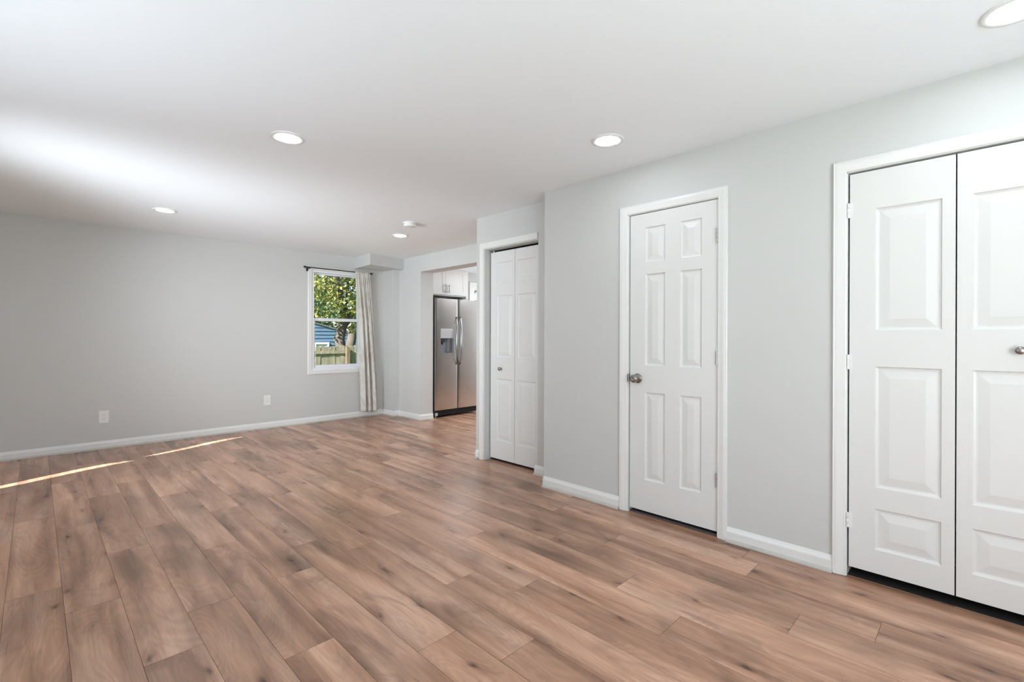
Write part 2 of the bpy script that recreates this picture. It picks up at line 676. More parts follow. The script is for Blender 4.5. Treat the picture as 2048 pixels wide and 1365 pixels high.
def panel_slab(bm, place, a0, a1, z0, z1, thick, panels, sunk=0.009, lip=0.010, flat=0.006, rise=0.034, top=0.0025):
    """a door leaf with moulded raised panels. place(a, z, out) -> xyz, out = 0 on the face, negative into the leaf"""
    A = sorted({a0, a1, *[p[0] for p in panels], *[p[1] for p in panels]})
    Z = sorted({z0, z1, *[p[2] for p in panels], *[p[3] for p in panels]})
    vc = {}

    def V(a, z, o):
        k = (round(a, 5), round(z, 5), round(o, 5))
        if k not in vc:
            vc[k] = bm.verts.new(place(a, z, o))
        return vc[k]

    def inside(a, z):
        for p in panels:
            if p[0] < a < p[1] and p[2] < z < p[3]:
                return True
        return False
    for i in range(len(A) - 1):
        for j in range(len(Z) - 1):
            if inside((A[i] + A[i + 1]) / 2, (Z[j] + Z[j + 1]) / 2):
                continue
            bm.faces.new((V(A[i], Z[j], 0), V(A[i + 1], Z[j], 0), V(A[i + 1], Z[j + 1], 0), V(A[i], Z[j + 1], 0)))
    for (pa0, pa1, pz0, pz1) in panels:
        As = [a for a in A if pa0 <= a <= pa1]
        Zs = [z for z in Z if pz0 <= z <= pz1]
        # outer ring follows the grid cuts
        outer = [(a, pz0) for a in As[:-1]] + [(pa1, z) for z in Zs[:-1]] + [(a, pz1) for a in reversed(As[1:])] + [(pa0, z) for z in reversed(Zs[1:])]
        rings = [[V(a, z, 0) for a, z in outer]]
        for ins, dep in ((lip * 0.35, -sunk * 0.75), (lip, -sunk), (lip + flat, -sunk), (lip + flat + rise, -top)):
            ring = []
            for a, z in outer:
                ca, cz = (pa0 + pa1) / 2, (pz0 + pz1) / 2
                ha, hz = (pa1 - pa0) / 2, (pz1 - pz0) / 2
                na = ca + (a - ca) * (ha - ins) / ha
                nz = cz + (z - cz) * (hz - ins) / hz
                ring.append(bm.verts.new(place(na, nz, dep)))
            rings.append(ring)
        for r0, r1 in zip(rings[:-1], rings[1:]):
            n = len(r0)
            for k in range(n):
                bm.faces.new((r0[k], r0[(k + 1) % n], r1[(k + 1) % n], r1[k]))
        bm.faces.new(rings[-1])
    # back and edges
    border = [(a, z0) for a in A[:-1]] + [(a1, z) for z in Z[:-1]] + [(a, z1) for a in reversed(A[1:])] + [(a0, z) for z in reversed(Z[1:])]
    fr = [V(a, z, 0) for a, z in border]
    bk = [bm.verts.new(place(a, z, -thick)) for a, z in border]
    n = len(border)
    for k in range(n):
        bm.faces.new((fr[k], fr[(k + 1) % n], bk[(k + 1) % n], bk[k]))
    bm.faces.new(list(reversed(bk)))


def wall_with_holes(name, place, a0, a1, z0, z1, thick, holes, mat=None):
    """holes = [(a0, a1, z0, z1)]; face at out = 0, body at out = -thick"""
    bm = bmesh.new()
    A = sorted({a0, a1, *[h[0] for h in holes], *[h[1] for h in holes]})
    Z = sorted({z0, z1, *[h[2] for h in holes], *[h[3] for h in holes]})
    A = [a for a in A if a0 <= a <= a1]
    Z = [z for z in Z if z0 <= z <= z1]
    vc = {}

    def V(a, z, o):
        k = (round(a, 5), round(z, 5), round(o, 5))
        if k not in vc:
            vc[k] = bm.verts.new(place(a, z, o))
        return vc[k]
    solid = {}
    for i in range(len(A) - 1):
        for j in range(len(Z) - 1):
            ca, cz = (A[i] + A[i + 1]) / 2, (Z[j] + Z[j + 1]) / 2
            solid[i, j] = not any(h[0] < ca < h[1] and h[2] < cz < h[3] for h in holes)
    for (i, j), s in solid.items():
        if not s:
            continue
        q = ((A[i], Z[j]), (A[i + 1], Z[j]), (A[i + 1], Z[j + 1]), (A[i], Z[j + 1]))
        bm.faces.new([V(a, z, 0) for a, z in q])
        bm.faces.new([V(a, z, -thick) for a, z in reversed(q)])
        for (di, dj), (p, r) in (((0, -1), (q[0], q[1])), ((1, 0), (q[1], q[2])), ((0, 1), (q[2], q[3])), ((-1, 0), (q[3], q[0]))):
            if not solid.get((i + di, j + dj), False):
                bm.faces.new((V(*p, 0), V(*p, -thick), V(*r, -thick), V(*r, 0)))
    return build(name, bm, mat or M_WALL, kind='structure')


# ------------------------------------------------------------------ dimensions
CEIL = 2.399
XR = 2.926          # right wall with the two doors
YE = 2.545          # its far end
XC = 3.13           # narrow closet wall
YC = 3.622          # its far corner
XB = 3.955          # wall beside the kitchen opening
XJ = 4.176          # kitchen side of that wall
YJ = 5.82           # jamb of the opening
YA = 6.708          # far wall with the window
XL = -0.90          # left wall, out of view
YB = -1.50          # back wall, out of view
XK = 6.9            # far side of kitchen


def onR(x0):        # surfaces that face -X: (a = y, z, out)
    return lambda a, z, o: (x0 - o, a, z)


def onA(y0):        # surfaces that face -Y: (a = x, z, out)
    return lambda a, z, o: (a, y0 - o, z)


# ------------------------------------------------------------------ floor
ROW_W = 0.1892
ROW0 = 0.094
PHASE = {-1: 3.155, 0: 2.83, 1: 3.451, 2: 2.474, 3: 3.13, 4: 2.503, 5: 1.543, 6: 1.280, 7: 1.862, 8: 1.584, 9: 0.935,
         10: 1.265, 11: 1.848, 12: 1.585, 13: 0.86}
PLEN = 1.275


def make_floor():
    rnd = random.Random(11)
    bm = bmesh.new()
    uvl = bm.loops.layers.uv.new('plank')
    tone = bm.verts.layers.float.new('tone')
    gap = 0.0006
    i0 = int(math.floor((XL - 0.1 - ROW0) / ROW_W))
    i1 = int(math.ceil((XK + 0.1 - ROW0) / ROW_W))
    for i in range(i0, i1):
        xa, xb = ROW0 + i * ROW_W, ROW0 + (i + 1) * ROW_W
        ph = PHASE.get(i, rnd.uniform(0, PLEN))
        k0 = int(math.floor((YB - 0.1 - ph) / PLEN))
        k1 = int(math.ceil((YA + 0.1 - ph) / PLEN))
        for k in range(k0, k1):
            ya, yb = max(YB - 0.15, ph + k * PLEN), min(YA + 0.15, ph + (k + 1) * PLEN)
            if yb - ya < 0.02:
                continue
            ou, ov, t = rnd.uniform(0, 90), rnd.uniform(0, 90), rnd.random()
            lv = rnd.uniform(-0.00012, 0.00012)
            vs = [bm.verts.new((x, y, lv)) for x, y in ((xa + gap, ya + gap), (xb - gap, ya + gap), (xb - gap, yb - gap), (xa + gap, yb - gap))]
            for v in vs:
                v[tone] = t
            f = bm.faces.new(vs)
            for l in f.loops:
                l[uvl].uv = (l.vert.co.x - xa + ou, l.vert.co.y - ya + ov)
            # groove sides
            lo = [bm.verts.new((v.co.x, v.co.y, -0.004)) for v in vs]
            for a in range(4):
                g = bm.faces.new((vs[a], lo[a], lo[(a + 1) % 4], vs[(a + 1) % 4]))
                g.material_index = 1
    n0 = len(bm.faces)
    box(bm, XL - 0.15, XK + 0.15, YB - 0.15, YA + 0.15, -0.12, -0.0035)
    bm.faces.ensure_lookup_table()
    for f in bm.faces[n0:]:
        f.material_index = 1
    return build('floor', bm, [M_WOOD, M_SEAM], kind='structure', recalc=False)


make_floor()

# ------------------------------------------------------------------ ceiling
bm = bmesh.new()
box(bm, XL - 0.15, XK + 0.15, YB - 0.15, YA + 0.15, CEIL, CEIL + 0.12)
build('ceiling', bm, M_CEIL, kind='structure')

# ------------------------------------------------------------------ walls
WIN = (2.742, 3.50, 0.738, 2.152)
KWIN = (5.70, 6.55, 1.15, 2.14)
wall_with_holes('wall_far', onA(YA), XL - 0.15, XK + 0.15, 0, CEIL, 0.16, [WIN, KWIN])
D2 = (1.146, 1.762, 0.0, 2.066)      # six panel door opening
D1 = (-1.11, 0.500, 0.0, 2.058)      # wide closet opening
wall_with_holes('wall_right', onR(XR), YB, YE, 0, CEIL, 0.12, [D2, D1])
D3 = (2.795, 3.502, 0.0, 2.083)
F3 = 3.200          # face of the narrow bifold pair, set back
wall_with_holes('wall_closet', onR(XC), YE - 0.3, YC, 0, CEIL, 0.12, [D3])
bm = bmesh.new()
box(bm, XC + 0.12, XJ, YC - 0.10, YC, 0, CEIL)
build('wall_closet_side', bm, M_WALL, kind='structure')
bm = bmesh.new()
box(bm, XJ - 0.10, XJ, YB, YC - 0.1, 0, CEIL)
build('wall_closet_back', bm, M_WALL, kind='structure')
bm = bmesh.new()
box(bm, XR + 0.12, XJ - 0.1, YE - 0.40, YE - 0.3, 0, CEIL)
build('wall_closet_partition', bm, M_WALL, kind='structure')
bm = bmesh.new()
box(bm, XR + 0.12, XJ - 0.1, 0.78, 0.88, 0, CEIL)
build('wall_closet_divider', bm, M_WALL, kind='structure')
# wall beside and above the kitchen opening
bm = bmesh.new()
box(bm, XB, XJ, YJ, YA, 0, CEIL)
box(bm, XB, XJ, YC, YJ, 2.166, CEIL)
build('wall_kitchen', bm, M_WALL, kind='structure')
# boxed-in chase and soffit in the corner
bm = bmesh.new()
box(bm, 3.859, XB, 6.39, YA, 0, 2.240)
build('wall_chase', bm, M_WALL, kind='structure')
bm = bmesh.new()
prism(bm, [(3.337, 6.158), (XB, 6.272), (XB, YA), (3.38, YA)], 2.238, CEIL)
build('ceiling_soffit', bm, M_WALL, kind='structure')
# unseen sides
LW1 = (3.45, 5.60, 0.12, 2.12)
LW2 = (0.1, 1.7, 0.75, 2.1)
wall_with_holes('wall_left', lambda a, z, o: (XL + o, a, z), YB, YA, 0, CEIL, 0.10, [LW1], M_WALL)
BW = (-0.55, 1.65, 0.5, 2.2)
wall_with_holes('wall_back', lambda a, z, o: (a, YB + o, z), XL - 0.15, XK + 0.15, 0, CEIL, 0.15, [BW], M_WALL)
bm = bmesh.new()
box(bm, XK, XK + 0.15, YB, YA, 0, CEIL)
build('wall_kitchen_far', bm, M_WALL, kind='structure')
# faint nail dimples in the wall by the six panel door: small filler spots
# ------------------------------------------------------------------ baseboards


def baseboard(name, pts, closed_ends=True, shoe=True, worn=True):
    """pts on the floor, room on the left of travel"""
    bm = bmesh.new()
    sweep(bm, pts, [(0, 0.002), *[(t, max(0.002, h)) for h, t in BASEB[1:-1]], (0, 0.085)], lambda x, y, h: (x, y, h))
    o = build(name, bm, M_TRIM, kind='structure')
    if shoe:
        bm = bmesh.new()
        q = [(0.0135, 0.0005), (0.0135, 0.019)] + [(0.0135 + 0.016 * math.sin(a), 0.0005 + 0.018 * math.cos(a)) for a in (0.35, 0.8, 1.2)] + [(0.0295, 0.0005)]
        sweep(bm, pts, q, lambda x, y, h: (x, y, h))
        s = build('shoe_moulding', bm, M_SHOE if worn else M_TRIM, parent=o)
        s['label'] = 'worn quarter round strip along the floor'
    return o


baseboard('baseboard_right', [(XR, 1.094), (XR, 0.559)][::-1])
baseboard('baseboard_right_far', [(XR, YE), (XR, 1.831)][::-1])
baseboard('baseboard_closet', [(XC, 2.824), (XC, 2.56)][::-1])
baseboard('baseboard_closet_corner', [(XC, YC), (XC, 3.571)][::-1])
baseboard('baseboard_kitchen', [(XJ, YJ), (XB, YJ), (XB, 6.39), (3.859, 6.39), (3.859, YA), (XL, YA)])

# ------------------------------------------------------------------ casings (door frames)


def frame_right(name, X, y0, y1, ztop, prof, jamb=0.11, right_side=True):
    """casing round an opening y0..y1 in a wall that faces -X, plus the jamb lining"""
    bm = bmesh.new()
    pl = lambda a, z, o: (X - o, a, z)
    if right_side:
        path = [(y0, 0.002), (y0, ztop), (y1, ztop), (y1, 0.002)]
        # outside of the opening lies on the left of this travel
        sweep(bm, path, [(w, t) for w, t in prof], pl)
    else:
        path = [(y0, ztop), (y1, ztop), (y1, 0.002)]
        sweep(bm, path, [(w, t) for w, t in prof], pl)
    o = build(name, bm, M_TRIM, kind='structure')
    smooth_by_angle(o, 25)
    bm = bmesh.new()
    t = 0.004
    box(bm, X - 0.0005, X + jamb, y1 - t, y1 + 0.004, 0.001, ztop)
    if right_side:
        box(bm, X - 0.0005, X + jamb, y0 - 0.004, y0 + t, 0.001, ztop)
    box(bm, X - 0.0005, X + jamb, y0, y1, ztop - t, ztop + 0.004)
    build('jamb', bm, M_TRIM, parent=o)
    return o


frame_right('trim_1', XR, D2[0] + 0.003, D2[1] + 0.010, D2[3] + 0.001, CASING)
frame_right('trim_2', XR, D1[0], D1[1] + 0.003, D1[3] + 0.001, CASING)
frame_right('trim_3', XC, D3[0], D3[1] + 0.006, D3[3], FLATCASE, right_side=False)
bm = bmesh.new()
box(bm, XR + 0.012, XR + 0.115, D2[0], D2[1], 0.0, 0.012, 0.004)
build('trim_4', bm, M_THRESH, kind='structure')

# near-black sheet on the closet floors, painting the shade under the doors
M_CLOSET_SHADE = plain('closet_shade_black', (0.012, 0.010, 0.010), 0.95, bump=0.5, bscale=300)
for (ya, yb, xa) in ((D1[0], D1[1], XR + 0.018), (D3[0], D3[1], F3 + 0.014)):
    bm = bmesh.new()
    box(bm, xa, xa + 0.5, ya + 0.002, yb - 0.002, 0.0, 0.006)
    build('closet_floor_shade', bm, M_CLOSET_SHADE, kind='structure')

# ------------------------------------------------------------------ doors


def hinge(parent, X, y, z, mat, h=0.088, r=0.0055, leaf=0.012):
    bm = bmesh.new()
    box(bm, X - 0.0015, X + 0.0008, y - leaf, y + 0.004, z - h / 2, z + h / 2)
    for k in range(3):
        z0 = z - h / 2 + k * h / 3
        lathe(bm, [(0, z0 + 0.001), (r, z0 + 0.001), (r, z0 + h / 3 - 0.001), (0, z0 + h / 3 - 0.001)], 'Z', (X - 0.005, y, 0), 12)
    o = build('hinge', bm, mat, parent)
    smooth_by_angle(o)
    return o


def knob(parent, X, y, z, kind):
    bm = bmesh.new()
    if kind == 'passage':
        lathe(bm, [(0, 0.0), (0.033, 0.0), (0.033, 0.004), (0.029, 0.008), (0.018, 0.011), (0.0125, 0.014), (0.0115, 0.030), (0.016, 0.036), (0.024, 0.042),
                   (0.0275, 0.050), (0.0275, 0.058), (0.024, 0.064), (0.015, 0.0665), (0.008, 0.0655), (0.0075, 0.063), (0, 0.063)], '-X', (X, y, z), 36)
    else:
        lathe(bm, [(0, 0.0), (0.010, 0.0), (0.008, 0.004), (0.006, 0.010), (0.009, 0.015), (0.0155, 0.020), (0.017, 0.026), (0.0145, 0.031), (0.007, 0.0335), (0, 0.034)],
              '-X', (X, y, z), 28)
    o = build('knob', bm, M_NICKEL, parent, smooth=True)
    smooth_by_angle(o, 50)
    return o


# six panel door
FX = XR + 0.004
d1 = thing('door_1', 'white six panel door with round nickel knob and three silver hinges', 'door', (XR + 0.02, (D2[0] + D2[1]) / 2, 0.03), kind='structure')
bm = bmesh.new()
panels = [(1.498, 1.641, 1.724, 1.962), (1.253, 1.3935, 1.724, 1.962), (1.498, 1.641, 1.023, 1.645), (1.253, 1.3935, 1.023, 1.645),
          (1.498, 1.641, 0.244, 0.841), (1.253, 1.3935, 0.244, 0.841)]
panel_slab(bm, onR(FX), 1.151, 1.756, 0.033, 2.058, 0.035, panels)
build('door_leaf', bm, M_DOOR, d1)
knob(d1, FX - 0.0003, 1.695, 0.933, 'passage')
for z in (1.838, 1.090, 0.345):
    hinge(d1, FX - 0.001, 1.1565, z, M_HINGE, r=0.0065, leaf=0.004)
bm = bmesh.new()
box(bm, XR - 0.0185 + 0.006, XR + 0.002, 1.7575, 1.7655, 0.905, 0.961, 0.003)
o = build('latch', bm, M_NICKEL, d1)

# wide closet, four bifold leaves
d2 = thing('door_2', 'white bifold closet doors with small nickel knob at right picture edge', 'door', (XR + 0.02, -0.3, 0.05), kind='structure')
leafs = [(0.0965, 0.4915), (-0.3035, 0.0915), (-0.7015, -0.3065), (-1.1005, -0.7065)]
for i, (ya, yb) in enumerate(leafs):
    near = i % 2 == 0
    pa, pb = (ya + 0.045, yb - 0.105) if near else (ya + 0.105, yb - 0.0505)
    bm = bmesh.new()
    pan = [(pa, pb, 1.251, 1.856), (pa, pb, 0.476, 1.073), (pa, pb, 0.169, 0.371)]
    panel_slab(bm, onR(FX), ya, yb, 0.052, 2.045, 0.032, pan, sunk=0.010, lip=0.012, flat=0.006, rise=0.038)
    lf = build('door_leaf', bm, M_DOOR, d2)
    if i == 1:
        knob(lf, FX - 0.0003, -0.103, 1.163, 'small')
for z in (1.862, 1.092, 0.288):
    hinge(d2, FX - 0.001, 0.4965, z, M_TRIM, h=0.075, r=0.0060, leaf=0.020)

# narrow closet, bifold pair set back in its frame
d3 = thing('door_3', 'narrow white bifold closet door beside the kitchen opening, set back in frame', 'door', (F3 + 0.02, 3.15, 0.02), kind='structure')
for i, (ya, yb, pa, pb) in enumerate([(3.1545, 3.487, 3.186, 3.400), (2.812, 3.1495, 2.884, 3.120)]):
    bm = bmesh.new()
    pan = [(pa, pb, 1.735, 1.942), (pa, pb, 1.013, 1.619), (pa, pb, 0.200, 0.806)]
    panel_slab(bm, onR(F3), ya, yb, 0.022, 2.050, 0.032, pan)
    lf = build('door_leaf', bm, M_DOOR, d3)
    if i == 0:
        knob(lf, F3 - 0.0003, 3.339, 0.906, 'small')
bm = bmesh.new()
box(bm, F3 - 0.004, F3 + 0.028, D3[0] + 0.001, D3[1] - 0.001, 2.066, 2.079)
build('track', bm, M_CHROME, d3)
bm = bmesh.new()
lathe(bm, [(0, 2.05), (0.005, 2.05), (0.005, 2.067), (0, 2.067)], 'Z', (F3 + 0.010, 3.455, 0), 10)
build('pivot_pin', bm, M_TRIM, d3)

# ------------------------------------------------------------------ window in the far wall


def window(name, label, X0, X1, Z0, Z1, case=0.057, rail=None):
    w = thing(name, label, 'window', ((X0 + X1) / 2, YA + 0.03, Z0), kind='structure')
    mid = rail or (Z0 + Z1) / 2
    bm = bmesh.new()
    path = [(X0, Z0), (X0, Z1), (X1, Z1), (X1, Z0), (X0, Z0)]
    # closed picture-frame casing: four mitred sides
    corners = [(X0, Z0), (X1, Z0), (X1, Z1), (X0, Z1)]
    sgn = [(-1, -1), (1, -1), (1, 1), (-1, 1)]
    prof = [(0, 0.001), (0, 0.012), (0.004, 0.0155), (case - 0.006, 0.018), (case, 0.013), (case, 0.001)]
    rings = [[bm.verts.new((x + s[0] * wd, YA - t, z + s[1] * wd)) for wd, t in prof] for (x, z), s in zip(corners, sgn)]
    for k in range(4):
        a, b = rings[k], rings[(k + 1) % 4]
        for j in range(len(prof)):
            jj = (j + 1) % len(prof)
            bm.faces.new((a[j], a[jj], b[jj], b[j]))
    build('casing', bm, M_TRIM, w)
    # vinyl frame lining
    bm = bmesh.new()
    f = 0.030
    y0, y1 = YA - 0.002, YA + 0.115
    box(bm, X0, X0 + f, y0, y1, Z0, Z1)
    box(bm, X1 - f, X1, y0, y1, Z0, Z1)
    box(bm, X0 + f, X1 - f, y0, y1, Z1 - 0.026, Z1)
    box(bm, X0 + f, X1 - f, y0, y1, Z0, Z0 + 0.032)
    build('frame', bm, M_VINYL, w)

    def sash(nm, ya, za, zb, bot, top, glass_nm, side=0.026):
        bm = bmesh.new()
        xa, xb = X0 + f, X1 - f
        box(bm, xa, xa + side, ya, ya + 0.03, za, zb, 0.003)
        box(bm, xb - side, xb, ya, ya + 0.03, za, zb, 0.003)
        box(bm, xa + side, xb - side, ya, ya + 0.03, zb - top, zb, 0.003)
        box(bm, xa + side, xb - side, ya, ya + 0.03, za, za + bot, 0.003)
        s = build(nm, bm, M_VINYL, w)
        bm = bmesh.new()
        box(bm, xa + side - 0.002, xb - side + 0.002, ya + 0.012, ya + 0.018, za + bot - 0.002, zb - top + 0.002)
        build('glass_pane', bm, M_GLASS, s)
    sash('upper_sash', YA + 0.062, mid - 0.004, Z1 - 0.026, 0.030, 0.022, 'p', 0.018)
    sash('lower_sash', YA + 0.024, Z0 + 0.032, mid + 0.018, 0.040, 0.036, 'p', 0.026)
    return w


window('window_1', 'white double hung window beside the grey curtain, tree and fence outside', *WIN, rail=1.456)
window('window_2', 'white framed kitchen window showing above the fridge', *KWIN, case=0.09, rail=1.62)

# glazing in the unseen walls
bm = bmesh.new()
for (a0, a1, z0, z1) in [(BW[0], BW[1], BW[2], BW[3])]:
    box(bm, a0, a0 + 0.06, YB - 0.1, YB - 0.02, z0, z1)
    box(bm, a1 - 0.06, a1, YB - 0.1, YB - 0.02, z0, z1)
    box(bm, (a0 + a1) / 2 - 0.03, (a0 + a1) / 2 + 0.03, YB - 0.1, YB - 0.02, z0, z1)
    box(bm, a0, a1, YB - 0.1, YB - 0.02, z0, z0 + 0.06)
    box(bm, a0, a1, YB - 0.1, YB - 0.02, z1 - 0.06, z1)
build('window_3', bm, M_VINYL, kind='structure')

# unseen sheets added in the left wall opening; gaps shaped for two sun slivers


def sun_mask(side_y, edge, name):
    """sun-blocking sheet between the straight side at side_y and the edge line [(y, z)]"""
    bm = bmesh.new()
    for (ya, za), (yb, zb_) in zip(edge[:-1], edge[1:]):
        if zb_ - za < 1e-5:
            continue
        q = [(side_y, za), (ya, za), (yb, zb_), (side_y, zb_)]
        fr = [bm.verts.new((XL - 0.012, y, z)) for y, z in q]
        bk = [bm.verts.new((XL - 0.006, y, z)) for y, z in q]
        bm.faces.new(fr)
        bm.faces.new(list(reversed(bk)))
        for i in range(4):
            bm.faces.new((fr[i], fr[(i + 1) % 4], bk[(i + 1) % 4], bk[i]))
    return build(name, bm, M_SUN_MASK)


M_SUN_MASK = plain('sun_mask_sheet', (0.78, 0.77, 0.74), 0.9)
M_SUN_MASK.node_tree.nodes['Principled BSDF'].inputs['Specular IOR Level'].default_value = 0.05
# slit 1 near y = 5.34 below z = 1.21, slit 2 near y = 5.47 from 1.26 to 2.04
zb, zt = LW1[2] - 0.01, LW1[3] + 0.01
E1 = [(5.280, zb), (5.288, 0.535), (5.292, 0.659), (5.317, 0.792), (5.338, 0.940), (5.344, 1.06), (5.346, 1.213)]
E1r = [(5.372, zb), (5.386, 0.535), (5.412, 0.659), (5.432, 0.792), (5.452, 0.940), (5.446, 1.06), (5.348, 1.214)]
E2 = [(5.436, 1.244), (5.396, 1.386), (5.394, 1.543), (5.428, 1.710), (5.450, 1.885), (5.462, 2.060)]
E2r = [(5.438, 1.244), (5.457, 1.386), (5.482, 1.543), (5.530, 1.710), (5.546, 1.885), (5.464, 2.060)]
dr = sun_mask(LW1[0] - 0.02, E1 + [(5.346, 1.229), (5.436, 1.2291)] + E2 + [(5.462, zt)], 'sun_mask')
tag(dr, 'unseen sheet added over the left wall opening to block the sun, out of frame', 'curtain')
dr2 = sun_mask(LW1[1] + 0.02, E1r + [(5.348, 1.229), (5.438, 1.2291)] + E2r + [(5.464, zt)], 'sun_mask')
tag(dr2, 'narrow unseen sheet added at the far jamb to shape the sun slivers, out of frame', 'curtain')

# ------------------------------------------------------------------ curtain and rod
ROD_Y = 6.615
ROD_Z = 2.172
rod = thing('curtain_rod', 'thin black curtain rod with diamond finials above the window', 'curtain rod', (3.10, ROD_Y, ROD_Z))
bm = bmesh.new()
lathe(bm, [(0, 2.635), (0.0075, 2.635), (0.0075, 3.585), (0, 3.585)], 'X', (0, ROD_Y, ROD_Z), 14)
o = build('rod', bm, M_BLACK, rod)
smooth_by_angle(o)
for s, x in ((-1, 2.637), (1, 3.583)):
    bm = bmesh.new()
    pr = [(0, 0), (0.010, 0.001), (0.010, 0.007), (0.007, 0.010), (0.019, 0.027), (0.007, 0.046), (0, 0.050)]
    lathe(bm, pr, 'X' if s > 0 else '-X', (x, ROD_Y, ROD_Z), 4 if False else 8)
    build('finial', bm, M_BLACK, rod)
for x in (2.672, 3.560):
    bm = bmesh.new()
    box(bm, x - 0.006, x + 0.006, ROD_Y - 0.006, YA - 0.001, ROD_Z - 0.018, ROD_Z - 0.008)
    box(bm, x - 0.010, x + 0.010, YA - 0.020, YA - 0.0005, ROD_Z - 0.045, ROD_Z + 0.02, 0.002)
    box(bm, x - 0.008, x + 0.008, ROD_Y - 0.011, ROD_Y + 0.011, ROD_Z - 0.016, ROD_Z - 0.0078, 0.002)
    build('bracket', bm, M_BLACK, rod)

bm = bmesh.new()
NS, NT = 150, 70
Lk = [(0.0, 3.341), (0.35, 3.405), (0.75, 3.434), (1.0, 3.446)]
Rk = [(0.0, 3.572), (0.35, 3.634), (0.75, 3.70), (1.0, 3.725)]


def lerp(tab, t):
    for (a, va), (b, vb) in zip(tab[:-1], tab[1:]):
        if t <= b:
            return va + (vb - va) * (t - a) / (b - a)
    return tab[-1][1]


grid = []
for j in range(NT + 1):
    t = j / NT
    row = []
    z = 2.184 - t * (2.184 - 0.085)
    xa, xb = lerp(Lk, t), lerp(Rk, t)
    amp = 0.011 + 0.026 * min(1, t * 1.6)
    for i in range(NS + 1):
        s = i / NS
        big = math.sin(2 * PI * (3.3 * s + 0.10 * math.sin(3.1 * t)) + 0.6)
        mid = math.sin(2 * PI * (7.7 * s) + 1.3 + 0.8 * t)
        fine = math.sin(2 * PI * (14.5 * s) + 0.4)
        w = min(1.0, t * 2.2)
        off = amp * (big * (0.25 + 0.75 * w) + mid * (0.55 - 0.32 * w) + fine * (0.45 * (1 - w) + 0.03))
        sx = s + 0.020 * math.sin(2 * PI * 3.3 * s + 2.0) * w
        y = ROD_Y - 0.004 + off
        if t < 0.02:      # the heading wraps the rod
            y = ROD_Y - 0.0095 + off * 0.35
        row.append(bm.verts.new((xa + (xb - xa) * sx, min(y, YA - 0.020), z + 0.006 * math.sin(7 * s) * t)))
    grid.append(row)
for j in range(NT):
    for i in range(NS):
        bm.faces.new((grid[j][i], grid[j][i + 1], grid[j + 1][i + 1], grid[j + 1][i]))
cur = build('curtain', bm, M_CURT, smooth=True)
tag(cur, 'pale beige gathered fabric curtain hanging at the right side of the window', 'curtain')
sm = cur.modifiers.new('thickness', 'SOLIDIFY')
sm.thickness = 0.0015
sm.offset = 0

# ------------------------------------------------------------------ recessed lights
lights = [((1.060, 2.950), 'round recessed ceiling light over the open floor, larger of the two on the left'),
          ((2.425, 1.612), 'round recessed ceiling light above the six panel door'),
          ((0.860, 5.478), 'smallest looking leftmost round recessed ceiling light, close to the far window wall'),
          ((3.005, 4.845), 'round recessed ceiling light beside the smoke detector'),
          ((2.490, -0.075), 'round recessed ceiling light at the top right corner of the picture')]


def make_downlight():
    t = thing('recessed_light', 'x', 'ceiling light', (0, 0, CEIL))
    bm = bmesh.new()
    lathe(bm, [(0.096, 0.0), (0.096, 0.003), (0.093, 0.007), (0.084, 0.0085), (0.068, 0.0055), (0.0655, 0.003), (0.0655, 0.0005), (0.09, 0.0)], '-Z', (0, 0, CEIL), 56)
    r = build('trim_ring', bm, M_TRIM, t, smooth=True)
    bm = bmesh.new()
    lathe(bm, [(0.0665, 0.0015), (0.0665, 0.0045), (0.05, 0.0058), (0, 0.0063)], '-Z', (0, 0, CEIL), 48)
    d = build('diffuser', bm, M_LED, t, smooth=True)
    return t


proto = make_downlight()
for i, ((x, y), lab) in enumerate(lights):
    if i == 0:
        r = proto
    else:
        r = proto.copy()
        C.objects.link(r)
        for ch in list(proto.children):
            c = ch.copy()
            C.objects.link(c)
            c.parent = r
            c.matrix_parent_inverse = ch.matrix_parent_inverse.copy()
    r.location = (x, y, CEIL)
    r['label'] = lab
    r['group'] = 'recessed ceiling lights'

# ------------------------------------------------------------------ smoke detector
sd = thing('smoke_detector', 'white round smoke detector on the ceiling near the kitchen', 'smoke detector', (2.745, 4.237, CEIL))
bm = bmesh.new()
lathe(bm, [(0, 0), (0.071, 0), (0.072, 0.004), (0.072, 0.011), (0.066, 0.013), (0, 0.013)], '-Z', (2.745, 4.237, CEIL), 44)
o = build('base', bm, M_PLATE, sd)
smooth_by_angle(o)
bm = bmesh.new()
lathe(bm, [(0, 0.012), (0.058, 0.012), (0.059, 0.017), (0.064, 0.019), (0.066, 0.034), (0.060, 0.042), (0.040, 0.046), (0, 0.047)], '-Z', (2.745, 4.237, CEIL), 44)
o = build('cover', bm, M_PLATE, sd)
smooth_by_angle(o)
bm = bmesh.new()
for k in range(4):
    a = -2.4 + k * 0.42
    cx, cy = 2.745 + 0.045 * math.cos(a), 4.237 + 0.045 * math.sin(a)
    box(bm, cx - 0.006, cx + 0.006, cy - 0.006, cy + 0.006, CEIL - 0.0475, CEIL - 0.043)
build('vent', bm, M_GREYPL, sd)

# ------------------------------------------------------------------ outlets
OUTS = [((0.523, 0.343), 0.077, 'white duplex wall outlet, the left one of the two by the baseboard'),
        ((2.161, 0.375), 0.080, 'white duplex wall outlet, the right one, nearer the window')]


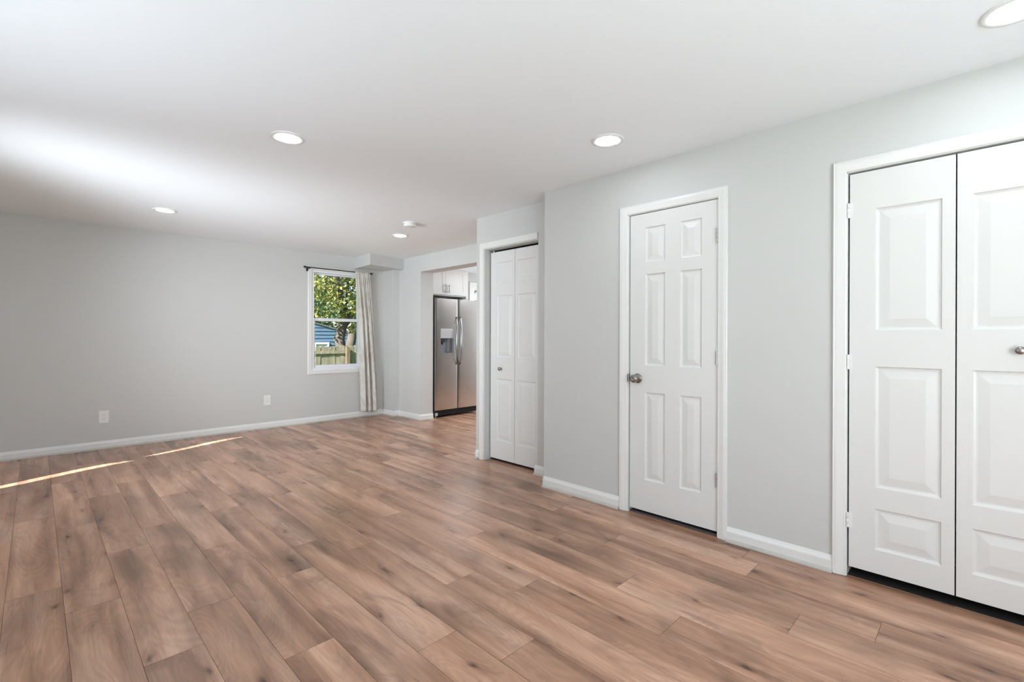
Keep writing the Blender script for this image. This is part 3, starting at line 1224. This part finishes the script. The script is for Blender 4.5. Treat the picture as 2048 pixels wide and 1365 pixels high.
def make_outlet():
    t = thing('wall_outlet', 'x', 'outlet', (0, YA, 0))
    bm = bmesh.new()
    box(bm, -0.041, 0.041, YA - 0.0055, YA - 0.0003, -0.066, 0.066, 0.003, 3)
    build('cover_plate', bm, M_PLATE, t)
    for dz in (-0.0205, 0.0205):
        bm = bmesh.new()
        lathe(bm, [(0, 0.0050), (0.0170, 0.0050), (0.0170, 0.0068), (0.0160, 0.0074), (0, 0.0074)], '-Y', (0, YA, dz), 28)
        r = build('receptacle', bm, M_PLATE, t)
        bm = bmesh.new()
        for dx, hh in ((-0.0062, 0.0045), (0.0062, 0.0036)):
            box(bm, dx - 0.0011, dx + 0.0011, YA - 0.0079, YA - 0.0072, dz + 0.004 - hh, dz + 0.004 + hh)
        lathe(bm, [(0, 0.0072), (0.0026, 0.0072), (0.0026, 0.0079), (0, 0.0079)], '-Y', (0, YA, dz - 0.009), 12)
        build('slot', bm, M_SLOT, r)
    bm = bmesh.new()
    lathe(bm, [(0, 0.0052), (0.0033, 0.0052), (0.0030, 0.0064), (0, 0.0067)], '-Y', (0, YA, 0), 12)
    build('screw', bm, M_PLATE, t)
    return t


po = make_outlet()


def copy_tree(o, parent=None):
    c = o.copy()
    C.objects.link(c)
    if parent:
        c.parent = parent
        c.matrix_parent_inverse = o.matrix_parent_inverse.copy()
    for ch in list(o.children):
        copy_tree(ch, c)
    return c


for i, ((x, z), s, lab) in enumerate(OUTS):
    r = po if i == 0 else copy_tree(po)
    r.location = (x, YA, z)
    r['label'] = lab
    r['group'] = 'outlets on the far wall'

# ------------------------------------------------------------------ fridge
FY = 5.795
fr = thing('refrigerator', 'stainless steel side by side refrigerator with ice dispenser and curved handles', 'refrigerator', (4.65, 6.15, 0))
bm = bmesh.new()
box(bm, 4.197, 5.107, FY + 0.068, 6.60, 0.03, 1.785)
build('body', bm, plain('fridge_case', (0.05, 0.05, 0.052), 0.5), fr)
# dispenser opening in the freezer door
fx0, fx1 = 4.200, 4.628
dx0, dx1, dz0, dz1 = 4.294, 4.556, 0.968, 1.346
bm = bmesh.new()
pl = onA(FY)
A = [fx0, dx0, dx1, fx1]
Z = [0.115, dz0, dz1, 1.797]


def rounded_door(bm, x0, x1, z0, z1, hole=None):
    """door skin whose front bulges slightly and whose long edges are rounded"""
    nx = 26
    xs = [x0 + (x1 - x0) * i / nx for i in range(nx + 1)]
    if hole:
        for h in hole[:2]:
            k = min(range(len(xs)), key=lambda q: abs(xs[q] - h))
            xs[k] = h
        zs = [z0, hole[2], hole[3], z1]
    else:
        zs = [z0, z1]

    def yf(x):
        e = min(x - x0, x1 - x)
        r = 0.006
        edge = 0.0 if e >= r else r - math.sqrt(max(0, r * r - (r - e) ** 2))
        u = (x - (x0 + x1) / 2) / ((x1 - x0) / 2)
        return FY + edge + 0.004 * u * u
    F = {}

    def V(i, j):
        if (i, j) not in F:
            F[i, j] = bm.verts.new((xs[i], yf(xs[i]), zs[j]))
        return F[i, j]
    for i in range(nx):
        for j in range(len(zs) - 1):
            if hole and j == 1 and hole[0] - 1e-6 <= xs[i] and xs[i + 1] <= hole[1] + 1e-6:
                continue
            bm.faces.new((V(i, j), V(i + 1, j), V(i + 1, j + 1), V(i, j + 1)))
    yb = FY + 0.062
    # sides, top and bottom
    n = len(zs) - 1
    bt = [bm.verts.new((x, yb, zs[0])) for x in xs]
    tp = [bm.verts.new((x, yb, zs[n])) for x in xs]
    for i in range(nx):
        bm.faces.new((V(i, 0), bt[i], bt[i + 1], V(i + 1, 0)))
        bm.faces.new((V(i, n), V(i + 1, n), tp[i + 1], tp[i]))
    lf = [V(0, j) for j in range(n + 1)]
    bm.faces.new([bt[0]] + lf + [tp[0]])
    rt = [V(nx, j) for j in range(n + 1)]
    bm.faces.new([tp[-1]] + rt[::-1] + [bt[-1]])
    bm.faces.new([bt[0], tp[0]] + [] + [tp[-1], bt[-1]]) if False else None


bm = bmesh.new()
rounded_door(bm, fx0, fx1, 0.115, 1.797, (dx0, dx1, dz0, dz1))
ld = build('freezer_door', bm, M_STEEL, fr)
smooth_by_angle(ld, 30)
bm = bmesh.new()
rounded_door(bm, 4.638, 5.104, 0.115, 1.797)
rd = build('fridge_door', bm, M_STEEL, fr)
smooth_by_angle(rd, 30)


def arc_handle(parent, x, lean):
    bm = bmesh.new()
    pts = []
    for k in range(29):
        u = k / 28
        z = 0.795 + u * 0.73
        bow = math.sin(PI * u)
        pts.append((x + lean * bow, FY - 0.002 - 0.050 * bow ** 0.75, z))
    rr = [0.009 + 0.008 * math.sin(PI * k / 28) for k in range(29)]
    tube(bm, pts, rr, 14)
    o = build('handle', bm, M_HANDLE, parent, smooth=True)
    return o


arc_handle(ld, 4.597, -0.030)
arc_handle(rd, 4.672, -0.018)
# ice and water dispenser
dsp = None
bm = bmesh.new()
t = 0.006
yi = FY + 0.055
box(bm, dx0, dx0 + t, FY + 0.001, yi, dz0, dz1)
box(bm, dx1 - t, dx1, FY + 0.001, yi, dz0, dz1)
box(bm, dx0, dx1, FY + 0.001, yi, dz0, dz0 + t)
box(bm, dx0, dx1, FY + 0.001, yi, dz1 - t, dz1)
box(bm, dx0, dx1, yi - 0.003, yi, dz0, dz1)
build('dispenser', bm, plain('dispenser_liner', (0.30, 0.33, 0.37), 0.22, metal=0.3), ld)
bm = bmesh.new()
box(bm, dx0 + t, dx1 - t, FY - 0.001, yi - 0.004, 1.196, dz1 - t, 0.004)
build('control_panel', bm, plain('panel_silver', (0.62, 0.64, 0.66), 0.3, metal=0.35), ld)
bm = bmesh.new()
box(bm, 4.312, 4.385, FY + 0.006, yi - 0.01, 1.135, 1.196, 0.006)
lathe(bm, [(0, 1.10), (0.012, 1.10), (0.015, 1.135), (0, 1.136)], 'Z', (4.352, FY + 0.03, 0), 12)
build('ice_chute', bm, M_RUBBER, ld)
bm = bmesh.new()
box(bm, 4.43, 4.485, FY + 0.024, yi - 0.006, 0.99, 1.19, 0.005)
build('paddle', bm, M_CHROME, ld)
bm = bmesh.new()
box(bm, 4.6275, 4.6385, FY + 0.006, FY + 0.07, 0.118, 1.794)  # shade of the slot between the doors, put in as a black strip
build('door_gap_shade', bm, M_RUBBER, fr)
bm = bmesh.new()
box(bm, 4.186, 4.1995, FY + 0.012, FY + 0.09, 0.03, 1.80)  # black strip along the left edge of the freezer door
build('side_strip', bm, M_RUBBER, fr)
# toe grille, feet, hinge cover
bm = bmesh.new()
box(bm, 4.205, 5.10, FY + 0.030, FY + 0.07, 0.028, 0.108)
for k in range(4):
    box(bm, 4.27, 5.05, FY + 0.022, FY + 0.031, 0.040 + k * 0.017, 0.047 + k * 0.017)
build('toe_grille', bm, M_RUBBER, fr)
for x in (4.235, 5.07):
    bm = bmesh.new()
    lathe(bm, [(0, 0.0), (0.018, 0.0), (0.018, 0.012), (0.010, 0.016), (0.010, 0.035), (0, 0.035)], 'Z', (x, FY + 0.045, 0.0), 14)
    box(bm, x - 0.022, x + 0.022, FY + 0.008, FY + 0.034, 0.03, 0.075, 0.006)
    build('roller_foot', bm, M_GREYPL, fr)
for x in (4.225, 5.080):
    bm = bmesh.new()
    box(bm, x - 0.022, x + 0.022, FY + 0.02, FY + 0.12, 1.787, 1.812, 0.005)
    build('hinge_cover', bm, M_RUBBER, fr)

# ------------------------------------------------------------------ cabinet over the fridge
CY = 6.0
cb = thing('wall_cabinet', 'white shaker cabinet with bar handles above the refrigerator', 'cabinet', (4.59, 6.35, 1.86))
bm = bmesh.new()
box(bm, XJ + 0.003, 4.997, CY + 0.021, YA - 0.002, 1.862, CEIL - 0.10)
build('body', bm, M_CAB, cb)
bm = bmesh.new()
box(bm, 4.955, 4.998, CY + 0.004, YA - 0.003, 1.836, CEIL - 0.10)
build('side_panel', bm, M_CAB, cb)
for (xa, xb, hx) in ((4.150 + 0.03, 4.5385, 4.523), (4.5425, 4.951, 4.597)):
    bm = bmesh.new()
    pan = [(xa + 0.055, xb - 0.055, 1.878 + 0.055, 2.282 - 0.055)]
    panel_slab(bm, onA(CY), xa, xb, 1.878, 2.282, 0.019, pan, sunk=0.008, lip=0.0015, flat=0.004, rise=0.002, top=0.008)
    d = build('door', bm, M_CAB, cb)
    bm = bmesh.new()
    lathe(bm, [(0, 1.908), (0.006, 1.908), (0.006, 2.043), (0, 2.043)], 'Z', (hx, CY - 0.032, 0), 12)
    for z in (1.928, 2.022):
        lathe(bm, [(0, 0), (0.0045, 0), (0.0045, 0.032), (0, 0.032)], '-Y', (hx, CY, z), 10)
    o = build('handle', bm, M_NICKEL, d)
    smooth_by_angle(o)

# ------------------------------------------------------------------ outside
G = -0.80
bm = bmesh.new()
nx = 24
vs = [[bm.verts.new((-20 + i * 3.0, -10 + j * 3.0, G + 0.008 * math.sin(i * 1.7 + j))) for i in range(nx)] for j in range(nx)]
for j in range(nx - 1):
    for i in range(nx - 1):
        bm.faces.new((vs[j][i], vs[j][i + 1], vs[j + 1][i + 1], vs[j + 1][i]))
lawn = build('lawn', bm, M_GRASS)
tag(lawn, 'green lawn outside beyond the window', 'lawn', kind='stuff')

# fence
fc = thing('wooden_fence', 'weathered vertical board wooden fence outside the window', 'fence', (7.0, 13.6, G))
bm = bmesh.new()
rnd = random.Random(3)
x = 1.0
while x < 19.5:
    h = 0.945 + rnd.uniform(-0.02, 0.02)
    w = 0.138
    prism_pts = [(x, G + 0.03), (x + w, G + 0.03), (x + w, h - 0.03), (x + w - 0.03, h), (x + 0.03, h), (x, h - 0.03)]
    y0 = 13.60 + rnd.uniform(-0.006, 0.006)
    a = [bm.verts.new((px, y0, pz)) for px, pz in prism_pts]
    b = [bm.verts.new((px, y0 + 0.018, pz)) for px, pz in prism_pts]
    bm.faces.new(a)
    bm.faces.new(list(reversed(b)))
    for k in range(6):
        bm.faces.new((a[k], a[(k + 1) % 6], b[(k + 1) % 6], b[k]))
    x += 0.146
build('board_panel', bm, M_FENCE, fc)
for z in (0.72, -0.45):
    bm = bmesh.new()
    box(bm, 1.0, 19.5, 13.56, 13.595, z, z + 0.09)
    build('rail', bm, M_FENCE, fc)
M_POST = plain('newer_post', (0.13, 0.092, 0.06), 0.9, var=0.2, vscale=5)
for x in (4.2, 6.60, 9.0, 11.4, 13.8):
    bm = bmesh.new()
    box(bm, x - 0.05, x + 0.05, 13.46, 13.56, G + 0.009, 0.90)
    p = build('post', bm, M_POST, fc)

# blue neighbouring house
hs = thing('neighbour_house', 'blue sided house behind the fence', 'house', (7.6, 22, G))
bm = bmesh.new()


def rake(x):
    return 1.776 - (x - 8.316) * 0.2745


HY = 20.0
zz = G + 0.01
x0h, x1h = 4.0, 14.5
lap = 0.15
while zz < 3.2:
    zt_ = zz + lap
    xe = 8.316 + (1.776 - zz) / 0.2745
    xe1 = 8.316 + (1.776 - zt_) / 0.2745
    xr0, xr1 = min(x1h, xe), min(x1h, xe1)
    if xr1 > x0h + 0.1:
        v = [bm.verts.new(p) for p in ((x0h, HY - 0.026, zz), (xr0, HY - 0.026, zz), (xr1, HY, zt_), (x0h, HY, zt_))]
        bm.faces.new(v)
        v2 = [bm.verts.new(p) for p in ((x0h, HY - 0.026, zz), (xr0, HY - 0.026, zz), (xr0, HY, zz), (x0h, HY, zz))]
        bm.faces.new(v2)
    zz = zt_
v = [bm.verts.new(p) for p in ((x0h, HY + 0.01, G + 0.01), (x1h, HY + 0.01, G + 0.01), (x1h, HY + 0.01, rake(x1h)), (x0h, HY + 0.01, rake(x0h)))]
bm.faces.new(v)
build('siding', bm, M_SIDING, hs)
bm = bmesh.new()
for (ya, yb) in ((HY - 0.06, HY + 4.5),):
    p = [(x0h, rake(x0h)), (x1h + 0.3, rake(x1h + 0.3)), (x1h + 0.3, rake(x1h + 0.3) + 0.05), (x0h, rake(x0h) + 0.05)]
    a = [bm.verts.new((px, ya, pz)) for px, pz in p]
    b = [bm.verts.new((px, yb, pz)) for px, pz in p]
    bm.faces.new(a)
    bm.faces.new(list(reversed(b)))
    for k in range(4):
        bm.faces.new((a[k], a[(k + 1) % 4], b[(k + 1) % 4], b[k]))
build('roof', bm, M_ROOF, hs)
bm = bmesh.new()
for (a0, a1, b0, b1) in ((7.7, 8.9, 0.90, 0.98), (7.7, 8.9, 0.0, 0.07), (7.7, 7.77, 0.07, 0.90), (8.83, 8.9, 0.07, 0.90), (8.27, 8.33, 0.07, 0.9)):
    box(bm, a0, a1, HY - 0.07, HY - 0.02, b0, b1)
wf = build('window_frame', bm, M_TRIM, hs)
bm = bmesh.new()
box(bm, 7.77, 8.83, HY - 0.04, HY - 0.03, 0.07, 0.90)
build('pane', bm, plain('far_pane', (0.35, 0.42, 0.45), 0.15), wf)

# trees


def leaf_cloud(bm, tone, blobs, rnd, size):
    for (cx, cy, cz, rx, ry, rz, n) in blobs:
        for _ in range(n):
            while True:
                u = Vector((rnd.uniform(-1, 1), rnd.uniform(-1, 1), rnd.uniform(-1, 1)))
                if 0.15 < u.length < 1:
                    break
            u = u.normalized() * (0.35 + 0.65 * rnd.random() ** 0.5)
            c = Vector((cx + u.x * rx, cy + u.y * ry, cz + u.z * rz))
            d = Vector((rnd.uniform(-1, 1), rnd.uniform(-1, 1), rnd.uniform(-0.6, 0.6))).normalized()
            e = d.cross(Vector((rnd.uniform(-1, 1), rnd.uniform(-1, 1), rnd.uniform(-1, 1)))).normalized()
            s = size * rnd.uniform(0.6, 1.3)
            q = [c - d * s, c + e * s * 0.55, c + d * s, c - e * s * 0.55]
            vs = [bm.verts.new(p) for p in q]
            t = rnd.random()
            for v in vs:
                v[tone] = t
            bm.faces.new(vs)


def tree(label, stems, blobs, seed, size, leafmat, loc, group=None):
    t = thing('leafy_tree', label, 'tree', loc, group)
    bm = bmesh.new()
    for pts, rads in stems:
        tube(bm, pts, rads, 12)
    build('trunk', bm, M_BARK, t, smooth=True)
    bm = bmesh.new()
    tone = bm.verts.layers.float.new('tone')
    rnd = random.Random(seed)
    leaf_cloud(bm, tone, blobs, rnd, size)
    build('foliage', bm, leafmat, t, recalc=False)
    return t


TY = 15.0
main = [((7.12, TY, G + 0.009), .20), ((7.10, TY, 0.3), .17), ((7.089, TY, 0.86), .15), ((7.03, TY, 1.149), .175), ((7.146, TY, 1.554), .135), ((7.206, TY, 1.904), .125),
        ((7.189, TY, 2.193), .115), ((7.082, TY, 2.592), .10), ((6.992, TY, 2.873), .09), ((6.961, TY, 3.215), .08), ((7.05, TY, 4.2), .06), ((6.8, TY, 5.4), .03)]
br = [((7.17, TY, 1.55), .10), ((7.374, TY, 1.793), .10), ((7.528, TY - .1, 2.209), .085), ((7.621, TY - .15, 2.628), .07), ((7.9, TY, 3.6), .05)]
br3 = [((7.19, TY, 2.1), .06), ((7.31, TY, 2.607), .055), ((7.37, TY + .1, 3.05), .045), ((7.6, TY, 4.0), .03)]
br4 = [((7.03, TY, 2.8), .04), ((6.7, TY - .2, 3.1), .03), ((6.3, TY - .3, 3.2), .02)]
rnd = random.Random(5)
blobs = []
for _ in range(80):
    bx = rnd.uniform(5.2, 9.2)
    by = rnd.uniform(13.9, 17.0)
    lowz = 1.95 + 0.25 * abs(bx - 7.0)
    bz = rnd.uniform(lowz, 5.6)
    blobs.append((bx, by, bz, rnd.uniform(.45, .8), rnd.uniform(.4, .7), rnd.uniform(.3, .55), 190))
blobs += [(6.2, 14.9, 1.95, 0.6, 0.4, 0.18, 120), (7.75, 15.2, 1.75, 0.5, 0.4, 0.35, 200), (7.5, 14.8, 1.45, 0.2, 0.2, 0.25, 50), (6.9, 14.7, 1.8, 0.25, 0.2, 0.15, 50)]
tree('old maple tree with yellow green leaves and forked trunk behind the fence',
     [([p for p, _ in b], [r for _, r in b]) for b in (main, br, br3, br4)], blobs, 21, 0.062, M_LEAF, (7.12, TY, G))
# a second stem at the right edge of the view
m2 = [((7.45, 16.0, G + 0.009), .2), ((7.9, 16.0, 0.9), .17), ((8.0, 16.0, 1.4), .15), ((8.3, 16.0, 2.2), .12), ((8.6, 16.1, 3.4), .09), ((8.8, 16, 5.0), .05)]
b2 = [(8.3 + rnd.uniform(-1, 1.6), 16 + rnd.uniform(-.8, .8), rnd.uniform(2.4, 5.5), .6, .6, .45, 170) for _ in range(16)]
tree('leaning tree at the right of the window view behind the fence', [([p for p, _ in m2], [r for _, r in m2])], b2, 4, 0.062, M_LEAF, (7.45, 16, G))
far_specs = [(5.6, 31.5, 'dark green tree rising behind the blue house, left in the window', 31), (13.0, 32.5, 'dark green tree rising behind the blue house, centre of the window', 32),
             (20.5, 32.0, 'dark green tree behind the blue house, right in the window', 33), (12.6, 15.8, 'bright green bush seen through the kitchen window', 34),
             (15.6, 17.8, 'green tree behind the bush seen through the kitchen window', 35)]
for (tx, ty, lab, sd_) in far_specs:
    rn = random.Random(sd_)
    near = ty < 20
    bl = []
    for _ in range(34 if not near else 26):
        if near:
            bl.append((tx + rn.uniform(-1.2, 1.2), ty + rn.uniform(-.9, .9), rn.uniform(G + 1.6, 5.0), .6, .6, .5, 130))
        else:
            bl.append((tx + rn.uniform(-2.6, 2.6), ty + rn.uniform(-1.4, 1.4), rn.uniform(0.4, 9.0), 1.0, 0.9, 1.0, 200))
    st = [((tx, ty, G + 0.009), .22), ((tx + .1, ty, 1.5), .18), ((tx - .1, ty, 4.2), .10), ((tx, ty, 6.0), .04)]
    tree(lab, [([p for p, _ in st], [r for _, r in st])], bl, sd_, 0.07 if near else 0.15, M_LEAF if near else M_LEAF2, (tx, ty, G))
